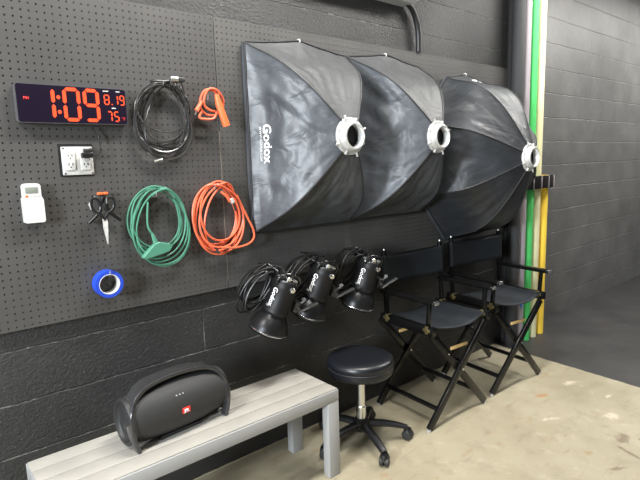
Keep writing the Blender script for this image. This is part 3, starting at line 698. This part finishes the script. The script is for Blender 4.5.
# ------------------------------------------------------------------ director chairs
def chair(label, loc):
    t = thing('director_chair', label, 'chair', loc, group='folding chairs along the wall')
    W_ = M['chairwood']
    fx, fy = .257, .20
    zc = .305; top = .535
    tx = fx*(top-zc)/zc+.02
    for y in (-fy, fy):
        for s in (-1, 1):
            yy = y+(.011 if s > 0 else -.011)
            lg = MB().beam((s*fx, yy, .012), (-s*.215, yy, top), .042, .020, upv=(0,1,0), bev=.004).build('leg', W_, t)
            MB().lathe([(.011,0),(.012,.004),(.011,.014)], 12, Matrix.Translation((s*(fx+.002), yy, 0))).build('glide', M['offwhite'], lg)
            for zz in (.40,): 
                f = (zz-.012)/(top-.012); xx = s*fx+(-s*.215-s*fx)*f
                if y < 0 and s > 0: MB().lathe([(.004,0),(.004,.002)], 8, Matrix.Translation((xx, yy-.018, zz)) @ Matrix.Rotation(PI/2,4,'X')).build('screw', M['chrome'], lg)
        MB().lathe([(.006,0),(.006,.004),(0,.005)], 10, Matrix.Translation((0, y-.031, zc-.01)) @ Matrix.Rotation(PI/2,4,'X')).build('pivot_bolt', M['chrome'], t)
        o = MB().beam((-.070, y, .425), (.070, y, .425), .010, .017, bev=.002).build('spacer_bar', M['rawwood'], t); o['label'] = 'bare yellow wood bar'
    for s in (-1, 1):
        xx = s*(fx-.075)
        MB().beam((xx, -fy, .105), (xx, fy, .105), .018, .026, bev=.006).build('foot_stretcher', W_, t)
        # seat rail
        MB().box((s*.235-.017, -.225, .535), (s*.235+.017, .175, .585), .005).build('seat_rail', W_, t)
        # hinges of brass at both ends of the rail
        for y in (-.185, .120):
            h = MB().box((s*.235-.0185, y-.024, .557), (s*.235+.0185, y+.024, .574), .001)
            h.box((s*.235-.0195, y-.010, .545), (s*.235+.0195, y+.010, .587), .001)
            h.build('hinge', M['brass'], t)
        # arm posts and back post
        MB().beam((s*.238, -.185, .575), (s*.238, -.195, .715), .022, .020, bev=.004).build('arm_post', W_, t)
        MB().beam((s*.238, .130, .575), (s*.238, .150, .955), .024, .022, bev=.004).build('back_post', W_, t)
        MB().lathe([(.007,0),(.008,.006),(.006,.014),(0,.016)], 10, Matrix.Translation((s*.238,.150,.952))).build('post_cap', M['steel'], t)
        a = MB().box((s*.245-.026, -.250, .712), (s*.245+.026, .155, .735), .008, seg=3).build('armrest', W_, t)
        MB().box((s*.245-.016, -.2535, .716), (s*.245+.016, -.2505, .730), .001).build('end_cap', M['steel'], a)
    # seat sling
    NS, NT = 20, 12; vs = []; fs = []
    for j in range(NT+1):
        f = j/NT
        for i in range(NS+1):
            s = i/NS; x = -.222+.444*s; sag = .034*math.sin(PI*s)**.8
            y = -.205+.375*f
            if f < .05: y += 0
            z = .583-sag*(1-.10*math.cos(2*PI*f))+.003*noise.noise(V((s*4, f*4, 2)))
            y -= .030*math.sin(PI*s)*(1-f)*1.0
            vs.append((x, y, z))
    fs = [(j*(NS+1)+i, j*(NS+1)+i+1, (j+1)*(NS+1)+i+1, (j+1)*(NS+1)+i) for j in range(NT) for i in range(NS)]
    o = MB().add(vs, fs).build('seat', M['canvas'], t, smooth=60); so = o.modifiers.new('s', 'SOLIDIFY'); so.thickness = .004
    # back sling wraps the posts
    vs = []; NS, NT = 22, 8
    for j in range(NT+1):
        f = j/NT; z = .765+.165*f
        for i in range(NS+1):
            s = i/NS; x = -.254+.508*s
            y = .148+.010*(f-.5)+.020*math.sin(PI*s)-.016+.004*noise.noise(V((s*3, f*2, 5)))
            zz = z-(.012*math.sin(PI*s) if f > .5 else .004*math.sin(PI*s))
            vs.append((x, y, zz))
    fs = [(j*(NS+1)+i, j*(NS+1)+i+1, (j+1)*(NS+1)+i+1, (j+1)*(NS+1)+i) for j in range(NT) for i in range(NS)]
    o = MB().add(vs, fs).build('backrest', M['canvas'], t, smooth=60); so = o.modifiers.new('s', 'SOLIDIFY'); so.thickness = .004
    for s in (-1, 1):
        MB().tube([(s*.240,.143,.765),(s*.240,.152,.925)], .019, 12).build('backrest_sleeve', M['canvas'], t)
    return t
c1 = chair('black canvas director chair beside the swivel stool', (1.188, -.273, 0)); c1.rotation_euler.z = math.radians(-4)
c2 = copy_tree(c1); c2.location = (1.823, -.284, 0); c2.rotation_euler.z = math.radians(-7); c2['label'] = 'black canvas director chair next to the upright paper rolls'

# ------------------------------------------------------------------ swivel stool
t = thing('swivel_stool', 'low black round stool on five castors, in front of the bench end', 'stool', (.586, -.280, 0))
MB().lathe([(0,.384),(.150,.384),(.165,.390),(.170,.404),(.169,.424),(.163,.428),(.169,.432),(.173,.448),(.170,.464),(.157,.474),(.118,.478),(.0,.479)], 56).build('seat_cushion', M['vinyl'], t, smooth=50)
MB().lathe([(.1685,.426),(.1715,.428),(.1685,.431)], 56).build('cushion_piping', M['piping'], t)
MB().lathe([(0,.360),(.09,.360),(.12,.384),(0,.385)], 24).build('seat_plate', M['black'], t)
MB().lathe([(.026,.12),(.026,.20),(.022,.205),(.022,.362)], 24).build('gas_column', M['chrome'], t)
MB().lathe([(.0,.07),(.040,.07),(.046,.085),(.044,.115),(.032,.135),(.0,.135)], 24).build('hub', M['black'], t)
ANG = [-108, -38, 34, 104, 176]
for a in ANG:
    a = math.radians(a); d = V((math.cos(a), math.sin(a), 0)); L_ = .245
    pts = [d*.03+V((0,0,.100)), d*.12+V((0,0,.096)), d*.20+V((0,0,.080)), d*(L_)+V((0,0,.066))]
    lg = MB(); P4 = smoothpath(pts, 4); sx = V((-d.y, d.x, 0)); vs = []; fs = []
    for i, p in enumerate(P4):
        f = i/(len(P4)-1); w = .026*(1-f)+.017*f; hh = .020*(1-f)+.011*f
        for k in range(8):
            b = 2*PI*k/8+PI/8; vs.append(p+sx*math.cos(b)*w*1.05+V((0,0,1))*math.sin(b)*hh*1.05)
    n_ = len(P4); fs = [(i*8+k, i*8+(k+1) % 8, (i+1)*8+(k+1) % 8, (i+1)*8+k) for i in range(n_-1) for k in range(8)]+[tuple(range(8)), tuple((n_-1)*8+k for k in range(8))]
    lo = lg.add(vs, fs).build('leg', M['black'], t, smooth=60)
    e = d*L_; ca = MB(); sa = a+.9
    ax = V((math.cos(sa), math.sin(sa), 0)); R = Matrix.Translation(e+V((0,0,.026))) @ ax.to_track_quat('Z', 'Y').to_matrix().to_4x4()
    for q in (-1, 1):
        ca.lathe([(0,q*.004),(.024,q*.004),(.026,q*.008),(.026,q*.020),(.022,q*.024),(0,q*.024)], 20, R)
    co = ca.build('caster', M['rubber'], lo)
    MB().lathe([(.0,.062),(.020,.060),(.024,.045),(.024,.030),(0,.030)], 16, Matrix.Translation(e)).build('caster_hood', M['black'], lo)

# ------------------------------------------------------------------ bench
t = thing('bench', 'long pale grey slatted bench with a metal frame, below the pegboard', 'bench', (-.3025, -.25, 0))
hx, hy, hz = .6125, .165, .425
fr = MB()
fr.box((-hx,-hy,hz-.055),(hx,-hy+.030,hz),.002); fr.box((-hx,hy-.030,hz-.055),(hx,hy,hz),.002)
fr.box((-hx,-hy+.03,hz-.055),(-hx+.045,hy-.03,hz-.001),.002); fr.box((hx-.045,-hy+.03,hz-.055),(hx,hy-.03,hz-.001),.002)
fr.build('frame', M['benchmetal'], t)
sl = MB(); nsl = 4; w = (2*hy-.008)/nsl
for k in range(nsl): sl.box((-hx+.004, -hy+.004+k*w+.0015, hz-.004), (hx-.004, -hy+.004+(k+1)*w-.0015, hz+.006), .002)
sl.build('seat_slats', M['benchtop'], t)
for sx_ in (-1, 1):
    for sy_ in (-1, 1):
        x = sx_*(hx-.0325); y = sy_*(hy-.0225)
        MB().box((x-.0325, y-.0225, 0), (x+.0325, y+.0225, hz-.053), .003).build('leg', M['benchmetal'], t)

# ------------------------------------------------------------------ portable speaker
t = thing('portable_speaker', 'black barrel-shaped portable speaker with a carrying handle, lying on the bench', 'speaker', (-.402, -.225, .431), (0, 0, math.radians(5)))
Ls = .196
def sect(x):        # radius of the barrel along its length
    f = abs(x)/Ls; return .104*(1-.17*f**2.2)
N = 28; NK = 40; vs = []; fs = []
for i in range(N+1):
    x = -Ls+2*Ls*i/N; r = sect(x)
    for k in range(NK):
        a = 2*PI*k/NK; y = r*.90*math.cos(a); z = .106+r*math.sin(a)
        z = max(z, .010)
        vs.append((x, y, z))
fs = [(i*NK+k, i*NK+(k+1) % NK, (i+1)*NK+(k+1) % NK, (i+1)*NK+k) for i in range(N) for k in range(NK)]+[tuple(range(NK)), tuple(N*NK+k for k in range(NK))]
MB().add(vs, fs).build('grille', M['mesh'], t, smooth=50)
for s in (-1, 1):
    Rr = Matrix.Translation((s*(Ls-.004), 0, .102)) @ (Matrix.Rotation(s*PI/2, 4, 'Y'))
    ec = MB().lathe([(.074,-.006),(.086,-.004),(.091,.004),(.091,.016),(.086,.021),(.078,.019),(.074,.010),(.070,.006)], 44, Rr, sy=.9).build('end_ring', M['rubber'], t, smooth=45)
    MB().lathe([(.075,.004),(.064,.010),(.054,.005),(.044,.005),(.038,.010),(.0,.012)], 40, Rr, sy=.9).build('bass_radiator', M['rubber'], ec, smooth=60)
# handle: one broad ribbon that runs from the foot of one end, over the top, to the foot of the other
hp = smoothpath([(-.190,-.062,.004),(-.204,-.062,.050),(-.210,-.056,.110),(-.200,-.040,.160),(-.172,-.018,.198),(-.115,-.004,.224),(0,.0,.234),(.115,-.004,.224),(.172,-.018,.198),(.200,-.040,.160),(.210,-.056,.110),(.204,-.062,.050),(.190,-.062,.004)], 6)
vs = []; NK = 16
for i, p in enumerate(hp):
    a = hp[max(0,i-1)]; b = hp[min(len(hp)-1,i+1)]; tt = (b-a).normalized(); sd = V((0,1,0)); nn = tt.cross(sd).normalized()
    f = abs(i/(len(hp)-1)-.5)*2; wd = .040-.019*min(1, max(0, (f-.25)/.5))
    for k in range(NK):
        q = 2*PI*k/NK; cy = math.copysign(abs(math.cos(q))**.5, math.cos(q)); cn = math.copysign(abs(math.sin(q))**.5, math.sin(q))
        vs.append(p+sd*cy*wd+nn*cn*.0085)
n_ = len(hp); fs = [(i*NK+k, i*NK+(k+1) % NK, (i+1)*NK+(k+1) % NK, (i+1)*NK+k) for i in range(n_-1) for k in range(NK)]+[tuple(range(NK)), tuple((n_-1)*NK+k for k in range(NK))]
MB().add(vs, fs).build('handle', M['satin'], t, smooth=50)
MB().prism(rrect(-.09,0,.09,.012,.004), -.050, .050).build('foot', M['rubber'], t)
MB().box((-.150,-.010,.196),(.150,.040,.212),.006).build('control_panel', M['rubber'], t)
bd = MB().box((-.017,-.0965,.092),(.017,-.088,.116),.003).build('badge', M['badge'], t); bd['label'] = 'small red badge'
lettering('badge_lettering', 'JBL', .016, lambda u, v, o: (u*1.0, -.0967-o, .104+v), M['print'], bd, bold=.0006)
for k in range(3): MB().lathe([(.0032,0),(.0032,.003)], 10, Matrix.Translation((-.028+k*.014, -.0735, .166)) @ Matrix.Rotation(math.radians(52),4,'X')).build('status_light', M['printgrey'], t)

# ------------------------------------------------------------------ paper rolls on end
def roll(label, x, y, r, h, material, group='upright paper rolls'):
    t = thing('paper_roll', label, 'paper roll', (x, y, 0), group=group)
    MB().lathe([(r*.62,0),(r,0),(r,h),(r*.62,h)], 40, close=True).build('paper', material, t)
    MB().lathe([(r*.52,.004),(r*.63,.004),(r*.63,h-.004),(r*.52,h-.004)], 24, close=True).build('core', M['cardboard'], t)
    return t
roll('tall dark grey roll of backdrop paper, leftmost and thickest of the upright rolls', 2.425, -.088, .044, 2.78, M['p_dark'])
rm = roll('tall mauve-grey roll of backdrop paper between the dark grey and green rolls', 2.524, -.090, .037, 2.80, M['p_mauve'])
MB().box((-.028,-.039,.30),(-.006,-.030,.34),.002).build('sticker', M['bluetag'], rm)['label'] = 'small blue sticker'
roll('tall chroma green roll of backdrop paper', 2.632, -.090, .037, 2.80, M['p_green'])
roll('tall cream roll of backdrop paper beside the green one', 2.742, -.090, .037, 2.62, M['p_cream'])
roll('short yellow roll of backdrop paper, rightmost of the upright rolls', 2.862, -.090, .037, 1.315, M['p_yellow'])
o = MB().tube([(2.466,.001,0),(2.466,.001,3.4)], .0205, 16).build('wall_black_tube', M['blackmatte'])  # plain black tube filling the dark strip beside the pegboard
tag(o, 'black vertical tube on the wall at the right end of the pegboard', 'pipe')
t = thing('roll_rack', 'black wall rack with pale dividers strapped across the upright paper rolls', 'rack', (2.6, 0, 1.215))
MB().box((-.20,-.150,0),(.310,-.138,.100),.002).build('front_bar', M['black'], t)
MB().box((.300,-.138,0.01),(.309,.069,.09),.002).build('bracket', M['black'], t)
MB().box((-.129,-.138,0.01),(-.121,-.022,.09),.002).build('bracket', M['black'], t)
for x in (-.120,-.012,.112,.228,.312):
    MB().box((x-.004,-.156,0),(x+.003,-.137,.10),.001).build('divider', M['p_mauve'], t)

# ------------------------------------------------------------------ air conditioner and its line
t = thing('air_conditioner', 'white wall air conditioner, only its lower right corner in view at top', 'air conditioner', (.86, 0, 2.366))
prof = [(WY,0),(-.045,.004),(-.10,.034),(-.138,.10),(-.142,.26),(-.12,.29),(WY,.29)]
vs = []
for side in (-1, 1):
    for y, z in prof: vs.append((side*(.440+min(.07, z*.95)), y, z))
k_ = len(prof); fs = [tuple(range(k_)), tuple(range(2*k_-1, k_-1, -1))]+[(i, (i+1) % k_, k_+(i+1) % k_, k_+i) for i in range(k_)]
MB().add(vs, fs).build('casing', M['white'], t, smooth=0)
MB().prism([(-.052,.0065),(-.096,.0305),(-.100,.038),(-.056,.014)], -.36, .30, 'x').build('louvre', M['offwhite'], t, smooth=0)
o = MB().tube(smoothpath([(1.25,-.004,2.392),(1.31,-.006,2.374),(1.362,-.006,2.325),(1.395,-.004,2.25),(1.405,-.002,2.18),(1.405,0,2.118)],8), .017, 14).build('insulated_hose', M['black'])
tag(o, 'black insulated hose curving down from the air conditioner to the pegboard top', 'hose')

# ------------------------------------------------------------------ light
def area(x, y, z, sx, sy, e, rot=(0,0,0), col=(1,.975,.93)):
    l = bpy.data.lights.new('ceiling_lamp', 'AREA'); l.shape = 'RECTANGLE'; l.size = sx; l.size_y = sy; l.energy = e; l.color = col
    o = bpy.data.objects.new('ceiling_lamp', l); COL.objects.link(o); o.location = (x, y, z); o.rotation_euler = rot; return o
for x, e in ((-2.2, 98), (.3, 92), (2.8, 76), (5.3, 84)):
    area(x, -.82, 3.12, 1.2, .25, e)
for x in (-1.0, 2.2, 5.2):
    area(x, -2.7, 3.35, 1.2, .3, 16)
wl = area(-5.6, -2.35, 2.1, 1.1, .9, 560, (0, math.radians(-84), math.radians(10)), (.86,.93,1)); wl.name = 'window_daylight'
w = bpy.data.worlds.new('room_ambient'); sc.world = w; w.use_nodes = True
w.node_tree.nodes['Background'].inputs[0].default_value = (1,.98,.95,1); w.node_tree.nodes['Background'].inputs[1].default_value = .05
vs_ = sc.view_settings; vs_.view_transform = 'Standard'; vs_.look = 'None'; vs_.gamma = 1; vs_.use_curve_mapping = False; vs_.exposure = 0.0
